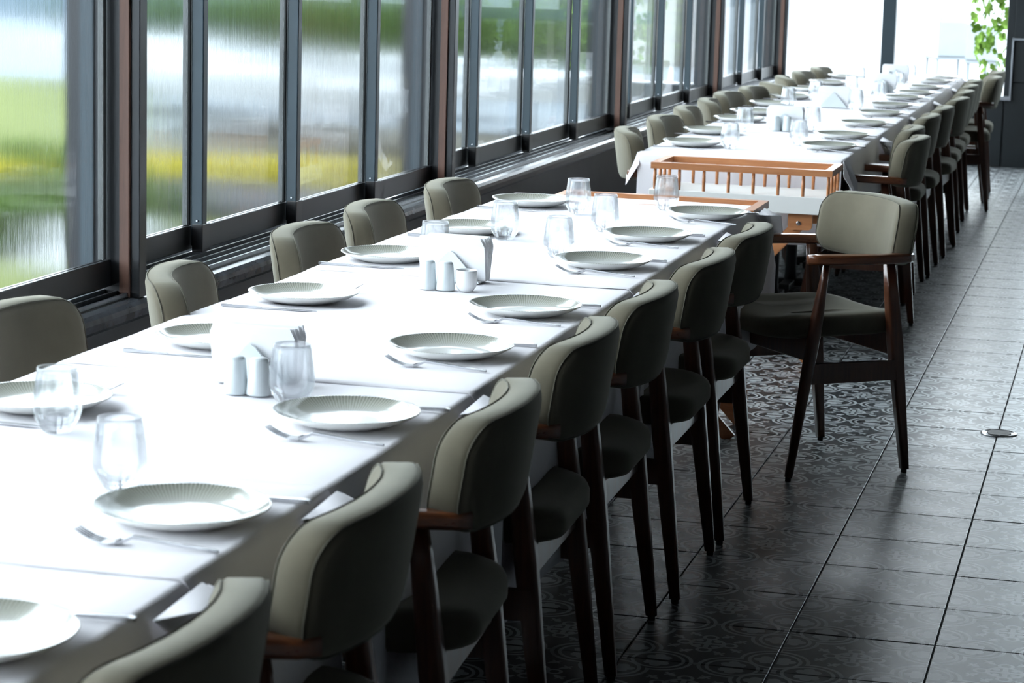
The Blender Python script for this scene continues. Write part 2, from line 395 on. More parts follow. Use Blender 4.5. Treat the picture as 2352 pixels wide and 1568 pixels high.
for n in range(len(POSTS)-1):
    y0, y1 = POSTS[n]+.048, POSTS[n+1]-.003; L = (y1-y0)/4
    win = empty('window_%d' % (n+1), (0, y0, 0)); tag(win, kind='structure')
    pm = M['pane_wet'] if n <= 2 else (M['pane_damp'] if n == 3 else M['pane_clear'])
    if n == 3: pm = M['pane_damp']
    for k in range(4):
        x = -2.182+.030*k; a = k*L; b = a+L+.02 if k < 3 else a+L
        bm = bmesh.new(); box(bm, x-.013, x+.013, a, b, .690, .757, .002); obj('bottom_rail', bm, M['dark_frame'], win)
        bm = bmesh.new(); box(bm, x-.015, x+.020, a-.004, a+.030, .700, 2.60, .003)
        box(bm, x-.013, x+.013, a+.03, a+.042, .757, 2.60)
        obj('stile', bm, M['steel_frame'], win)
        bm = bmesh.new(); box(bm, x-.011, x+.021, a-.006, a+.05, .684, .762, .002); obj('end_cap', bm, M['cap'], win)
        bm = bmesh.new(); lathe(bm, [(.004, 0), (.003, .003)], 8)
        bmesh.ops.rotate(bm, verts=bm.verts, matrix=Matrix.Rotation(PI/2, 3, 'X')); sc = obj('screw', bm, M['chrome'], win); sc.location = (x+.004, a-.005, .772)
        bm = bmesh.new(); box(bm, x-.013, x+.013, a, b, 2.56, 2.62, .002); obj('top_rail', bm, M['dark_frame'], win)
        bm = bmesh.new(); box(bm, x-.003, x+.003, a+.042, b-.002, .757, 2.56); obj('pane', bm, pm, win)
        bm = bmesh.new(); box(bm, x-.0075, x+.0075, b-.034, b-.016, .759, 2.56); obj('glazing_spacer', bm, M['spacer'], win)
        if k < 3:
            bm = bmesh.new(); box(bm, x-.013, x+.009, b-.014, b, .757, 2.56); obj('stile', bm, M['dark_frame'], win)
# ------------------------------------------------------------------ back wall with open front, right part clad
bm = bmesh.new(); box(bm, -3.4, -.555, 13.2, 13.36, 0, .50); wb = tag(obj('wall_back', bm, M['panel']), kind='structure')
bm = bmesh.new(); box(bm, -3.4, 4.2, 13.2, 13.36, 3.0, 3.3); obj('lintel', bm, M['wall'], wb)
bm = bmesh.new(); box(bm, -3.4, -.555, 13.16, 13.38, .50, .522, .004); obj('wall_coping', bm, M['sill'], wb)
bm = bmesh.new(); box(bm, -.555, 4.2, 13.22, 13.36, 0, 1.0); box(bm, 2.4, 4.2, 13.22, 13.36, 1.0, 3.0); obj('wall_core', bm, M['wall'], wb)
for (x0, x1) in ((-3.3, -2.62), (-2.61, -1.94), (-1.93, -1.26), (-1.25, -.56)):
    bm = bmesh.new(); box(bm, x0, x1, 13.188, 13.2, .01, .495, .002); obj('cladding_panel', bm, M['panel'], wb)
for (x0, x1, z0, z1) in ((-.548, .10, 0, .628), (.108, .78, 0, .628), (.788, 1.5, 0, .628), (-.50, .10, .636, .935), (.108, .78, .636, .935), (.788, 1.5, .636, .935), (1.508, 4.0, 0, .935)):
    bm = bmesh.new(); box(bm, x0, x1, 13.19, 13.22, z0, z1, .002); obj('cladding_panel', bm, M['panel'], wb)
for (a, b, c, d) in ((-.560, -.505, .52, 3.0), (-.505, -.435, .965, 3.0), (.98, 1.05, 1.055, 3.0), (-.435, 2.42, .965, 1.055)):
    bm = bmesh.new(); box(bm, a, b, 13.17, 13.30, c, d, .003); obj('door_frame', bm, M['steel_frame'] if False else M['panel'], wb)
bm = bmesh.new(); box(bm, -.25, 2.40, 13.23, 13.24, 1.055, 3.0); obj('added_glazing', bm, M['pane_clear'], wb)  # out-of-view glazing, added so the sky brightens the aisle floor's reflection
bm = bmesh.new(); box(bm, -.435, -.25, 13.22, 13.26, 1.055, 3.0); obj('dark_pane_board', bm, M['brown_post'], wb)  # solid brown board put in for the dark glass beside the door frame
bm = bmesh.new(); box(bm, -.517, -.504, 13.155, 13.19, .52, .965, .003); box(bm, -.517, 1.2, 13.155, 13.19, .945, .962, .003); box(bm, -.66, -.504, 13.145, 13.16, .500, .530, .003); obj('corner_trim', bm, M['trimlight'], wb)
bm = bmesh.new(); box(bm, -1.485, -1.385, 13.19, 13.30, .522, 3.0, .004); tag(obj('trim_post_back', bm, M['steel_frame']), kind='structure')
# room shell out of view
bm = bmesh.new(); box(bm, 4.0, 4.2, FY0, 13.4, 0, 3.3); tag(obj('wall_right', bm, M['wall']), kind='structure')
bm = bmesh.new(); box(bm, -2.2, 4.2, FY0-.2, FY0, 0, 3.3); tag(obj('wall_front', bm, M['wall']), kind='structure')
bm = bmesh.new(); box(bm, -2.6, 4.2, FY0, 13.5, 3.3, 3.45); tag(obj('ceiling', bm, M['ceil']), kind='structure')

# ------------------------------------------------------------------ tables, cloths
def rnd(seed):
    r = random.Random(seed); ph = [r.uniform(0, 6.28) for _ in range(6)]
    return lambda y: .45*math.sin(3.1*y+ph[0])+.3*math.sin(7.3*y+ph[1])+.2*math.sin(13.7*y+ph[2])+.12*math.sin(29*y+ph[3])
def tablecloth(name, y0, y1, xl, xr, zt, hl, hr, seed, front=0, end=0, flap=(True, True), endflare=.04):
    """xl/xr edge x; hl/hr hem heights; front/end: skirt length at the y0 / y1 edge"""
    bm = bmesh.new(); f = rnd(seed); g = rnd(seed+50); h = rnd(seed+99); r = .014
    prof = []
    for k in range(9): prof.append(('L', 1-k/8.))
    for k in range(1, 4): a = PI/2*k/4; prof.append(('c', xl+r-r*math.cos(a), zt-r+r*math.sin(a)))
    NX = 16
    for k in range(NX+1): prof.append(('c', xl+r+(xr-xl-2*r)*k/NX, zt))
    for k in range(1, 4): a = PI/2*k/4; prof.append(('c', xr-r+r*math.sin(a), zt-r+r*math.cos(a)))
    for k in range(9): prof.append(('R', k/8.))
    ny = max(8, int((y1-y0)/.035)); ys = [y0+(y1-y0)*i/ny for i in range(ny+1)]
    grid = []
    for y in ys:
        d0 = y-y0; d1 = y1-y; row = []
        fl = 0
        if d1 < .12: fl = (1-d1/.12)**1.5
        if d0 < .09 and flap[0]: fl = max(fl, .6*(1-d0/.09)**1.5)
        for p in prof:
            if p[0] == 'L':
                t = p[1]; q = (xl-.006*t-.016*t*f(y), y, zt-r-(zt-r-hl)*t)
            elif p[0] == 'R':
                t = p[1]; tt = min(1, t*2.2)
                q = (xr+.004+.012*t+.020*t**.8*g(y)+endflare*fl*tt*(1-.45*t), y+.010*t*h(y), zt-r-(zt-r-hr-.012*h(y))*t+.05*fl*t)
            else:
                wz = .0012*f(y*1.7+p[1]*2)+.0008*g(y*3+p[1]*5)
                q = (p[1], y, p[2]+max(-.0012, wz))
            row.append(bm.verts.new(q))
        grid.append(row)
    for A, B in zip(grid, grid[1:]):
        for i in range(len(A)-1): bm.faces.new((A[i], A[i+1], B[i+1], B[i]))
    iL = 11; iR = iL+NX
    def skirt(row, sgn, ln):
        prev = row; nn = 9
        steps = [(.35, .15), (.75, .5)]+[(1+.25*k/7, 1+0*k) for k in range(nn)]
        lay = [row]
        for j, k in enumerate([.003, .010]+[r+(ln-r)*q/7 for q in range(8)]):
            new = []
            for i, v in enumerate(row):
                c = v.co; t = max(0, k-r)/ln
                out = (.006 if k < .006 else r*.8 if k < .012 else r)+.02*t*g(c.x*3+seed)+.012*t
                new.append(bm.verts.new((c.x*(1+0*t), c.y+sgn*out, c.z-k)))
            for i in range(len(row)-1):
                fv = (lay[-1][i+1], lay[-1][i], new[i], new[i+1]) if sgn < 0 else (lay[-1][i], lay[-1][i+1], new[i+1], new[i])
                bm.faces.new(fv)
            lay.append(new)
    if front: skirt(grid[0][iL-1:iR+4], -1, front)
    if end: skirt(grid[-1][iL-1:iR+4], 1, end)
    # a folded-out corner tip at the far seam
    if flap[1]:
        v = [bm.verts.new(p) for p in ((xr+.012, y1-.16, zt-.012), (xr+.010, y1+.004, zt-.006), (xr+.062, y1+.012, zt-.030), (xr+.075, y1-.005, zt-.105), (xr+.030, y1-.07, zt-.075))]
        bm.faces.new((v[0], v[4], v[3])); bm.faces.new((v[0], v[3], v[2], v[1]))
        a = [bm.verts.new(p) for p in ((xr+.064, y1+.014, zt-.030), (xr+.077, y1-.003, zt-.107), (xr+.020, y1+.045, zt-.09), (xr+.012, y1+.02, zt-.012))]
        bm.faces.new((a[0], a[3], a[2], a[1]))
    o = obj(name, bm, M['cloth'], None, True)
    md = o.modifiers.new('thickness', 'SOLIDIFY'); md.thickness = .0014; md.offset = 0
    return o
def pedestal_table(y0, y1, xl, xr, label, group):
    t = empty('dining_table', ((xl+xr)/2, (y0+y1)/2, 0)); tag(t, label, 'table', group)
    hw = (xr-xl)/2-.012; hl = (y1-y0)/2-.004
    bm = bmesh.new(); box(bm, -hw, hw, -hl, hl, .722, .7475, .003); obj('tabletop', bm, M['tabletop'], t)
    for s in ((-1, 1) if hl > .45 else (0,)):
        yy = s*(hl-.28)
        bm = bmesh.new(); lathe(bm, [(.03, .03), (.026, .1), (.026, .70), (.06, .722)], 14, 0, yy); obj('column', bm, M['tablebase'], t, True)
        bm = bmesh.new()
        box(bm, -.10, .10, yy-.025, yy+.025, .012, .042, .004); box(bm, -.025, .025, yy-.22, yy+.22, .0125, .0425, .004)
        for q in ((-.08, 0), (.08, 0), (0, -.20), (0, .20)): lathe(bm, [(.016, 0), (.016, .014)], 8, q[0], yy+q[1])
        obj('cross_foot', bm, M['tablebase'], t)
    return t
T1 = [(-3.66, -2.285), (-2.285, -.905), (-.905, .515), (.515, 2.42)]
for i, (a, b) in enumerate(T1):
    pedestal_table(a+.002, b-.002, -1.585, -.785, '%s pedestal table from the camera under the near row of white cloths' % ORD[i], 'tables of the near row')
C1 = [(-3.70, -2.28), (-2.30, -1.74), (-1.765, -.90), (-.93, -.055), (-.08, .520), (.50, 1.81), (1.785, 2.545)]
ZT = .750
lab = ['white cloth nearest the camera with a deep fold gaping at its far corner', 'short white cloth second from the camera on the near table',
       'white cloth under the first napkin holder of the near table', 'white cloth in the middle of the near table with fork and bare centre',
       'short white cloth under the second napkin holder of near table', 'white cloth under the cluster of tumblers near the far end of near table',
       'white cloth at the end of near table, touching the wooden rail']
for i, (a, b) in enumerate(C1):
    z = ZT+.0022*(i % 2)
    o = tablecloth('tablecloth', a, b, -1.60, -.772, z, .46, .275 if i < 6 else .33, 10+i, end=(.03 if i == 6 else 0), endflare=[.085, .02, .05, .045, .03, .06, .05][i], flap=(i > 0, True))
    tag(o, lab[i], 'tablecloth', 'white cloths of the near table')
T2 = [(4.36, 5.75), (5.75, 7.17), (7.17, 8.6), (8.6, 10.0), (10.0, 11.15)]
for i, (a, b) in enumerate(T2):
    pedestal_table(a+.02, b-.002, -1.535, -.735, '%s pedestal table under the white cloths of the far row' % ORD[i], 'tables of the far row')
    o = tablecloth('tablecloth', a, b+.02, -1.545, -.722, ZT+.0022*(i % 2), .50, .50, 40+i, front=(.34 if i == 0 else 0), end=(.25 if i == 4 else 0), endflare=.06)
    tag(o, '%s white cloth of the far table counted from the railed cradle' % ORD[i], 'tablecloth', 'white cloths of the far table')
# hanging corner points at the front of the far table
for nm, pts in (('left', [(-1.545, 4.36, .748), (-1.545, 4.50, .742), (-1.60, 4.42, .66), (-1.585, 4.33, .615), (-1.535, 4.335, .70)]),
                ('right', [(-.722, 4.36, .748), (-.722, 4.52, .742), (-.672, 4.43, .665), (-.655, 4.34, .60), (-.715, 4.33, .69)])):
    bm = bmesh.new(); v = [bm.verts.new(p) for p in pts]; bm.faces.new((v[0], v[1], v[2])); bm.faces.new((v[0], v[2], v[3], v[4]))
    o = obj('cloth_corner', bm, M['cloth'], next(q for q in bpy.data.objects if q.get('label', '').startswith('first white cloth of the far')), False)
    md = o.modifiers.new('thickness', 'SOLIDIFY'); md.thickness = .0014

# ------------------------------------------------------------------ railed wooden cradles (serving stands) at the table heads
def cradle(y, x0, x1, label):
    L = x1-x0; D = .33; t = empty('railed_cradle', (x0, y, 0)); tag(t, label, 'stand', 'railed wooden cradles')
    rw, rh, zt = .030, .024, .751
    def rail(pts):
        b2 = bmesh.new(); rs = [[(p[0], p[1], zt-rh) for p in pts], [(p[0], p[1], zt) for p in pts]]; rings(b2, rs); obj('top_rail', b2, M['boxwood'], t)
    rail([(0, 0), (L, 0), (L-rw, rw), (rw, rw)]); rail([(0, D), (rw, D-rw), (L-rw, D-rw), (L, D)])
    rail([(0, 0), (rw, rw), (rw, D-rw), (0, D)]); rail([(L, 0), (L, D), (L-rw, D-rw), (L-rw, rw)])
    n = 8
    sp = [(rw/2+(L-rw)*i/(n-1), yy) for i in range(n) for yy in (rw/2, D-rw/2)]+[(xx, D*q) for xx in (rw/2, L-rw/2) for q in (.36, .64)]
    for (x, yy) in sp:
        bm = bmesh.new(); lathe(bm, [(.006, .647), (.0068, .69), (.006, zt-rh+.001)], 10, x, yy); obj('spindle', bm, M['boxwood'], t, True)
    bm = bmesh.new(); box(bm, -.004, L+.004, -.004, D+.004, .583, .648, .002); obj('board_tray', bm, M['cream'], t)
    for yy in (.03, D-.055):
        for i, xx in enumerate((L*.5-.47*L*.0-.02-.215+.215, )):
            xc = L*.83
            bm = bmesh.new(); pr = rrect(.046, .034, .016, 4); rs = [[(xc+p[0], yy+d, .553+p[1]) for p in pr] for d in (0, .022)]; rings(bm, rs); br = obj('bracket', bm, M['boxwood'], t)
            bm = bmesh.new(); lathe(bm, [(.0085, 0), (.0085, .004), (.005, .006)], 12); bmesh.ops.rotate(bm, verts=bm.verts, matrix=Matrix.Rotation(PI/2, 3, 'X')); bo = obj('bolt', bm, M['chrome'], br); bo.location = (xc-.005, yy, .545)
            xd = L*.17
            bm = bmesh.new(); pr = rrect(.046, .034, .016, 4); rs = [[(xd+p[0], yy+d, .553+p[1]) for p in pr] for d in (0, .022)]; rings(bm, rs); obj('bracket', bm, M['boxwood'], t)
            for (xa, xb, dy) in ((xc, L*.08, .024), (xd, L*.92, .040)):
                bm = bmesh.new(); a = Vector((xa, yy+dy+.007, .545)); b = Vector((xb, yy+dy+.007, .0)); d = (b-a).normalized(); nrm = Vector((-d.z, 0, d.x))*.022
                rs = [[tuple(q+Vector((0, e, 0))) for q in (a-nrm, a+nrm, b+nrm*.9, b-nrm*.9)] for e in (-.007, .007)]; rings(bm, rs)
                obj('leg', bm, M['boxwood'], t)
    bm = bmesh.new(); box(bm, L*.12, L*.88, D/2-.012, D/2+.012, .40, .45, .003) if False else box(bm, L*.5-.015, L*.5+.015, .06, D-.06, .27, .30, .003); obj('pivot_bar', bm, M['boxwood'], t)
    bm = bmesh.new(); box(bm, L*.06, L*.94, D-.021, D-.006, .06, .12, .003); obj('foot_rail', bm, M['boxwood'], t)
    return t
cradle(2.385, -1.455, -.772, 'railed wooden cradle at the end of the near table, mostly under cloth')
cradle(3.895, -1.400, -.708, 'railed wooden cradle with cream board in front of the far table')

# ------------------------------------------------------------------ chairs
proto = make_chair(); used = [False]
def place_chair(x, y, rz, label, group):
    c = copy_tree(proto) if used[0] else proto; used[0] = True
    c.location = (x, y, 0); c.rotation_euler = (0, 0, rz); tag(c, label, 'chair', group); return c
D = math.radians
# chair faces +y locally; facing -x = +90deg, facing +x = -90deg
R1 = [(-.828, -2.676, 91), (-.84, -2.01, 93), (-.843, -1.283, 94), (-.868, -.536, 92), (-.86, .057, 91), (-.838, .713, 90), (-.833, 1.326, 90)]
for i, (x, y, a) in enumerate(R1):
    place_chair(x, y, D(a), 'olive armchair on the aisle side of the near table, %s from the camera' % ORD[i], 'aisle side chairs of the near table')
place_chair(-.556, 2.233, D(128.3), 'olive armchair turned out into the aisle at the end of near table', 'aisle side chairs of the near table')
L1 = [(-1.577, -.744, -90), (-1.491, -.046, -76), (-1.495, .786, -86), (-1.507, 1.402, -84), (-1.484, 2.12, -86)]
for i, (x, y, a) in enumerate(L1):
    place_chair(x, y, D(a), 'olive armchair on the window side of near table, %s from the camera' % ORD[i], 'window side chairs of the near table')
R2 = [(-.701, 4.872, 88), (-.77, 5.433, 92), (-.769, 6.285, 90), (-.753, 6.933, 90), (-.732, 7.752, 88), (-.75, 8.436, 90), (-.767, 9.056, 90), (-.78, 9.628, 90), (-.69, 10.15, 96), (-.71, 10.852, 92)]
for i, (x, y, a) in enumerate(R2):
    place_chair(x, y, D(a), 'olive armchair on the aisle side of the far table, %s from the railed cradle' % ORD[i], 'aisle side chairs of the far table')
L2 = [(-1.427, 4.636, -78), (-1.437, 5.392, -90), (-1.454, 6.095, -84), (-1.459, 6.76, -80), (-1.475, 7.35, -92), (-1.438, 7.93, -93), (-1.406, 8.50, -66), (-1.431, 9.215, -78), (-1.413, 9.82, -90), (-1.38, 10.45, -90)]
for i, (x, y, a) in enumerate(L2):
    place_chair(x, y, D(a), 'olive armchair on the window side of far table, %s from the railed cradle' % ORD[i], 'window side chairs of the far table')

# ------------------------------------------------------------------ tableware prototypes
ZS = ZT+.0035      # top of cloth
def make_plate():
    bm = bmesh.new()
    prof = [(.0005, .0045), (.05, .0045), (.074, .0055), (.088, .0085), (.104, .0145), (.1225, .0225), (.1250, .0232), (.1258, .0222), (.1245, .0205), (.106, .0105), (.088, .004), (.078, .0015), (.074, 0), (.068, 0), (.066, .0015), (.0005, .0015)]
    V = lathe(bm, prof, 64)
    me_o = obj('dinner_plate', bm, M['plate'], None, True)
    at = me_o.data.attributes.new('inside', 'FLOAT', 'POINT')
    for i, v in enumerate(me_o.data.vertices): at.data[i].value = 1.0 if (i//64) <= 6 else 0.0
    return me_o
plate0 = make_plate(); pu = [False]
def single(p0, flag, loc, rz, label, cat, group):
    o = p0 if not flag[0] else copy_tree(p0); flag[0] = True; o.location = loc; o.rotation_euler = (0, 0, rz); tag(o, label, cat, group); return o
remember(plate0)
def make_fork():
    t = empty('fork')
    # length along x: handle end at x=+.10, tines tip at x=-.10
    bm = bmesh.new(); pts = [(.100, 0, .003), (.05, 0, .0062), (-.010, 0, .0115), (-.022, 0, .0122), (-.034, 0, .0065), (-.044, 0, .0030)]
    rs = []
    for i, p in enumerate(pts):
        wdt = (.0030, .0024, .0021, .0021, .0035, .0085)[i]; th = (.0022, .0019, .0017, .0016, .0012, .0009)[i]
        rs.append([(p[0], p[1]+q[0], p[2]+q[1]) for q in rrect(wdt, th, .0009, 2)])
    rings(bm, rs); obj('handle', bm, M['chrome'], t, True)
    bm = bmesh.new()
    base = [(-.044, .0030, .0085), (-.056, .0016, .0115), (-.064, .0022, .012)]
    rings(bm, [[(x, -w_, z), (x, w_, z), (x, w_, z+.0015), (x, -w_, z+.0015)] for x, z, w_ in base])
    for k in range(4):
        yc = (-.0093+.0062*k)
        rings(bm, [[(x, yc-w_, z), (x, yc+w_, z), (x, yc+w_, z+.0014), (x, yc-w_, z+.0014)] for x, z, w_ in ((-.063, .0022, .0022), (-.080, .0065, .0019), (-.093, .0125, .0016), (-.102, .0180, .0009))])
    obj('tines', bm, M['chrome'], t)
    remember(t); return t
def make_knife():
    t = empty('table_knife')
    bm = bmesh.new(); rings(bm, [[(x, -w_, 0.0005), (x, w_, .0005), (x, w_, th), (x, -w_, th)] for x, w_, th in ((.112, .0042, .0062), (.105, .0045, .0068), (.04, .0036, .0055), (.02, .004, .003))]); obj('handle', bm, M['chrome'], t)
    bm = bmesh.new(); rings(bm, [[(x, -a, .0006), (x, b, .0006), (x, b, .0018), (x, -a, .0018)] for x, a, b in ((.021, .004, .004), (-.03, .007, .007), (-.08, .006, .0085), (-.108, -.001, .003))]); obj('blade', bm, M['chrome'], t)
    remember(t); return t
fork0 = make_fork(); fu = [False]; knife0 = make_knife(); ku = [False]
def make_glass():
    bm = bmesh.new()
    out = [(.0005, .0), (.023, .0), (.0265, .003), (.038, .022), (.0425, .036), (.0425, .046), (.040, .072), (.0355, .104), (.0343, .1125)]
    inn = [(.0333, .1125), (.0343, .104), (.0386, .072), (.0409, .046), (.0408, .037), (.036, .024), (.024, .0125), (.0005, .010)]
    lathe(bm, [(r_*.955, z_*.95) for r_, z_ in out+inn], 40); return obj('glass_tumbler', bm, M['glass'], None, True)
glass0 = make_glass(); gu = [False]; remember(glass0)

P1R = [(-.895, -2.655), (-.900, -2.005), (-.900, -1.275), (-.922, -.556), (-.917, .028), (-.925, .866), (-.930, 1.47), (-.872, 2.095)]
P1L = [(-1.432, -1.346), (-1.385, -.626), (-1.425, .0), (-1.455, .743), (-1.425, 1.407), (-1.440, 2.185)]
P2R = [(-.845, 4.865), (-.862, 5.492), (-.857, 6.29), (-.860, 7.06), (-.872, 7.73), (-.880, 8.46), (-.858, 8.98), (-.855, 9.60), (-.852, 10.35), (-.86, 10.85)]
P2L = [(-1.385, 4.714), (-1.43, 5.415), (-1.43, 6.209), (-1.44, 6.75), (-1.455, 7.45), (-1.455, 8.15), (-1.45, 8.95), (-1.44, 9.7), (-1.43, 10.5)]
def setting(lst, side, table, who):
    sgn = 1 if side == 'aisle' else -1
    for i, (x, y) in enumerate(lst):
        pos = '%s from %s' % (ORD[i], who)
        single(plate0, pu, (x, y, ZS), random.uniform(0, 6), 'ribbed grey-rimmed plate on %s side of the %s table, %s' % (side, table, pos), 'plate', '%s side plates of the %s table' % (side, table))
        dr = random.uniform(-.06, .06)
        fo = single(fork0, fu, (x+sgn*.018, y-sgn*.163, ZS), (0 if sgn > 0 else PI)+dr, 'steel fork by the plate on %s side of %s table, %s' % (side, table, pos), 'fork', '%s side forks of the %s table' % (side, table))
        dr = random.uniform(-.05, .05)
        single(knife0, ku, (x+sgn*.026, y+sgn*.150, ZS), (0 if sgn > 0 else PI)+dr, 'steel knife by the plate on %s side of %s table, %s' % (side, table, pos), 'knife', '%s side knives of the %s table' % (side, table))
setting(P1R, 'aisle', 'near', 'the camera'); setting(P1L, 'window', 'near', 'the camera')
setting(P2R, 'aisle', 'far', 'the cradle'); setting(P2L, 'window', 'far', 'the cradle')
G = [(-1.316, -1.522, 'tumbler in front of the leftmost plate by the window side'),
     (-1.058, -1.859, 'tumbler behind the second aisle side plate, nearest the camera'),
     (-1.042, -1.154, 'tumbler standing before the first salt and pepper set'),
     (-1.335, 0.741, 'tumbler behind the napkins of the second holder'),
     (-1.295, 1.292, 'tumbler over the window side plate fifth from camera'),
     (-1.073, 1.001, 'tumbler behind the sixth aisle side plate of near table'),
     (-1.255, 2.019, 'tumbler beside the last window side plate of near table'),
     (-1.082, 1.611, 'tumbler between two others before the seventh aisle side plate'),
     (-1.028, 2.26, 'tumbler nearest the wooden rail at the end of near table')]
for x, y, l in G: single(glass0, gu, (x, y, ZS), 0, 'clear stemless '+l, 'glass', 'tumblers on the near table')
G2 = [(-1.222, 4.654), (-.985, 4.981), (-1.315, 5.62), (-1.045, 5.88), (-1.36, 7.35), (-1.02, 7.42), (-1.31, 8.05), (-.99, 8.25), (-1.20, 8.8), (-.985, 9.35), (-1.28, 9.9), (-1.01, 10.4)]
for i, (x, y) in enumerate(G2): single(glass0, gu, (x, y, ZS), 0, 'clear stemless tumbler on the far table, %s from the cradle' % ORD[i], 'glass', 'tumblers on the far table')

# ------------------------------------------------------------------ napkin holders, salt and pepper, cups
def shaker_mesh():
    bm = bmesh.new()
    lathe(bm, [(.0215, 0), (.0225, .002), (.0222, .006), (.0175, .060), (.0165, .064), (.013, .0668), (.004, .0675)], 28)
    return bm
holder_n = [0]
def condiments(x, y, rz, where, cup=None, n=7, spread=1.0, sh=((-.035, -.062), (.018, -.060))):
    c, s = math.cos(rz), math.sin(rz)
    T = lambda px, py: (x+px*c-py*s, y+px*s+py*c)
    h = empty('napkin_holder', (x, y, ZS), rz); tag(h, 'white porcelain napkin holder %s' % where, 'napkin holder', 'napkin holders')
    bm = bmesh.new(); box(bm, -.072, .072, -.034, .034, 0, .006, .002); obj('base', bm, M['porcelain'], h)
    for q in (-1, 1):
        bm = bmesh.new(); yb = .034*q
        tri = [(-.074, .002), (.074, .002), (.009, .071), (0, .076), (-.009, .071)]
        rs = [[(a, yb-.0025+d, b) for a, b in tri] for d in (0, .005)]; rings(bm, rs); obj('side_plate', bm, M['shaker'], h)
    for k in range(n):
        f = (k-(n-1)/2)/((n-1)/2); bm = bmesh.new(); ht = .098+.005*random.random(); hw = .081+.002*random.random()
        prs = [(-hw, 0), (hw, 0), (hw+.002, ht*.8), (hw-.006, ht), (-hw+.006, ht), (-hw-.001, ht*.85)]
        rs = []
        for tck in (-.0022, .0022):
            rs.append([(a, f*.014*(1)+tck+f*.016*spread*(b/ht)**1.6*1.0, b+.0065) for a, b in prs])
        rings(bm, rs); o = obj('paper_napkin', bm, M['napkin']); o.location = (x, y, ZS); o.rotation_euler = (0, 0, rz)
        tag(o, '%s paper napkin from the front in holder %s' % (ORD[k], where), 'napkin', 'napkins in the holder '+where)
    for k, (px, py) in enumerate(sh):
        o = obj('salt_shaker' if k == 0 else 'pepper_shaker', shaker_mesh(), M['shaker'], None, True); X_, Y_ = T(px, py); o.location = (X_, Y_, ZS)
        tag(o, '%s tapered white china shaker %s' % (('left', 'right')[k], where), 'shaker', 'salt and pepper shakers')
    if cup:
        X_, Y_ = T(*cup); bm = bmesh.new()
        lathe(bm, [(.015, 0), (.017, .001), (.0235, .010), (.025, .016), (.0255, .048), (.0245, .0495), (.0235, .048), (.023, .018), (.016, .006), (.0005, .005)], 30)
        o = obj('small_cup', bm, M['porcelain'], None, True); o.location = (X_, Y_, ZS); tag(o, 'small white handleless cup beside the shakers %s' % where, 'cup')
condiments(-1.168, -.985, D(-3), 'on the near table closest to the camera', sh=((.006, -.112), (.049, -.109)))
condiments(-1.20, .455, D(-4), 'on near table before the cluster of tumblers', cup=(.081, -.148), n=9, spread=1.6, sh=((-.012, -.158), (.033, -.157)))
condiments(-1.158, 5.80, D(0), 'on the far table closest to the cradle', cup=(.075, -.05))
condiments(-1.145, 7.54, D(0), 'second from the cradle on the far table', sh=())
condiments(-1.06, 9.15, D(0), 'third from the cradle on the far table')
condiments(-1.10, 10.35, D(0), 'at the far end of the far table')

# ------------------------------------------------------------------ floor drain
d = empty('floor_drain', (.004, 2.885, 0)); tag(d, 'round shiny metal floor drain set in the aisle tiles', 'drain')
bm = bmesh.new(); lathe(bm, [(.060, 0), (.060, .003), (.055, .0045), (.052, .003), (.0005, .003)], 28); obj('rim', bm, M['chrome'], d, True)
for k in range(6):
    bm = bmesh.new(); box(bm, -.042+.01*abs(k-2.5)*.5, .042-.01*abs(k-2.5)*.5, -.034+.0135*k-.003, -.034+.0135*k+.003, .0032, .0048); obj('slot', bm, M['cap'], d)

# ------------------------------------------------------------------ outside
def outs(name, color, rough=.8, nvar=.25, ns=3, **k): return simple(name, tuple(c*1.22 for c in color), rough, nvar, ns, spec=0.0, **k)
O = {'pave': outs('pale_wet_paving', (.115, .130, .145), .5, .12), 'grass': outs('lawn_grass', (.080, .092, .040), .9, .45, 9), 'leaf': outs('garden_foliage', (.048, .080, .018), .6, .5, 12),
     'leaf2': outs('vine_leaves', (.14, .24, .05), .5, .4, 12), 'yellow': outs('yellow_flowers', (.31, .27, .035), .8, .3, 20), 'water': outs('lake_water', (.050, .066, .080), .4, .06, .4),
     'white': outs('white_canvas', (.22, .23, .235), .8, .04), 'beige': outs('beige_render', (.088, .080, .070), .85, .06), 'trunk': outs('tree_bark', (.10, .060, .028), .9, .3, 12, scale=(8, 8, 1)),
     'stone': outs('grey_stone', (.055, .055, .058), .8, .2, 6), 'teal': outs('dark_teal_beam', (.035, .05, .055), .5), 'peach': outs('terracotta_blind', (.10, .068, .050), .8, .08), 'blueg': outs('pale_blue_chair_plastic', (.17, .19, .20), .5, .05), 'grey': outs('warm_grey_gravel', (.060, .058, .050), .9, .2, 20)}
bm = bmesh.new(); box(bm, -160, 120, -60, 400, -.45, -.20)
tag(obj('terrace_ground', bm, O['pave']), kind='structure')
def slab(name, mat, pts, z0, z1, **k):
    bm = bmesh.new(); rings(bm, [[(x, y, z0) for x, y in pts], [(x, y, z1) for x, y in pts]]); o = obj(name, bm, mat); return o
tag(slab('lake', O['water'], [(-60, 44), (-10, 38), (-13.2, 101), (-30, 300), (-160, 300)], -.2, -.17), kind='structure')
tag(slab('lawn', O['grass'], [(-20, 3), (-3.0, 3), (-4.0, 8.1), (-5.0, 9.7), (-6.9, 11.4), (-10.9, 20.5), (-24, 24)], -.2, -.165), kind='structure')
tag(slab('gravel_bed', O['grey'], [(-7.2, 11.6), (-2.6, 10.2), (-2.6, 15.5), (-8.2, 16.4)], -.2, -.16), kind='structure')
tag(slab('wet_path', outs('white_wet_path', (.14, .14, .14), .5), [(-9.5, 10.0), (-5.8, 9.4), (-5.9, 10.3), (-9.8, 11.6)], -.165, -.14), kind='structure')
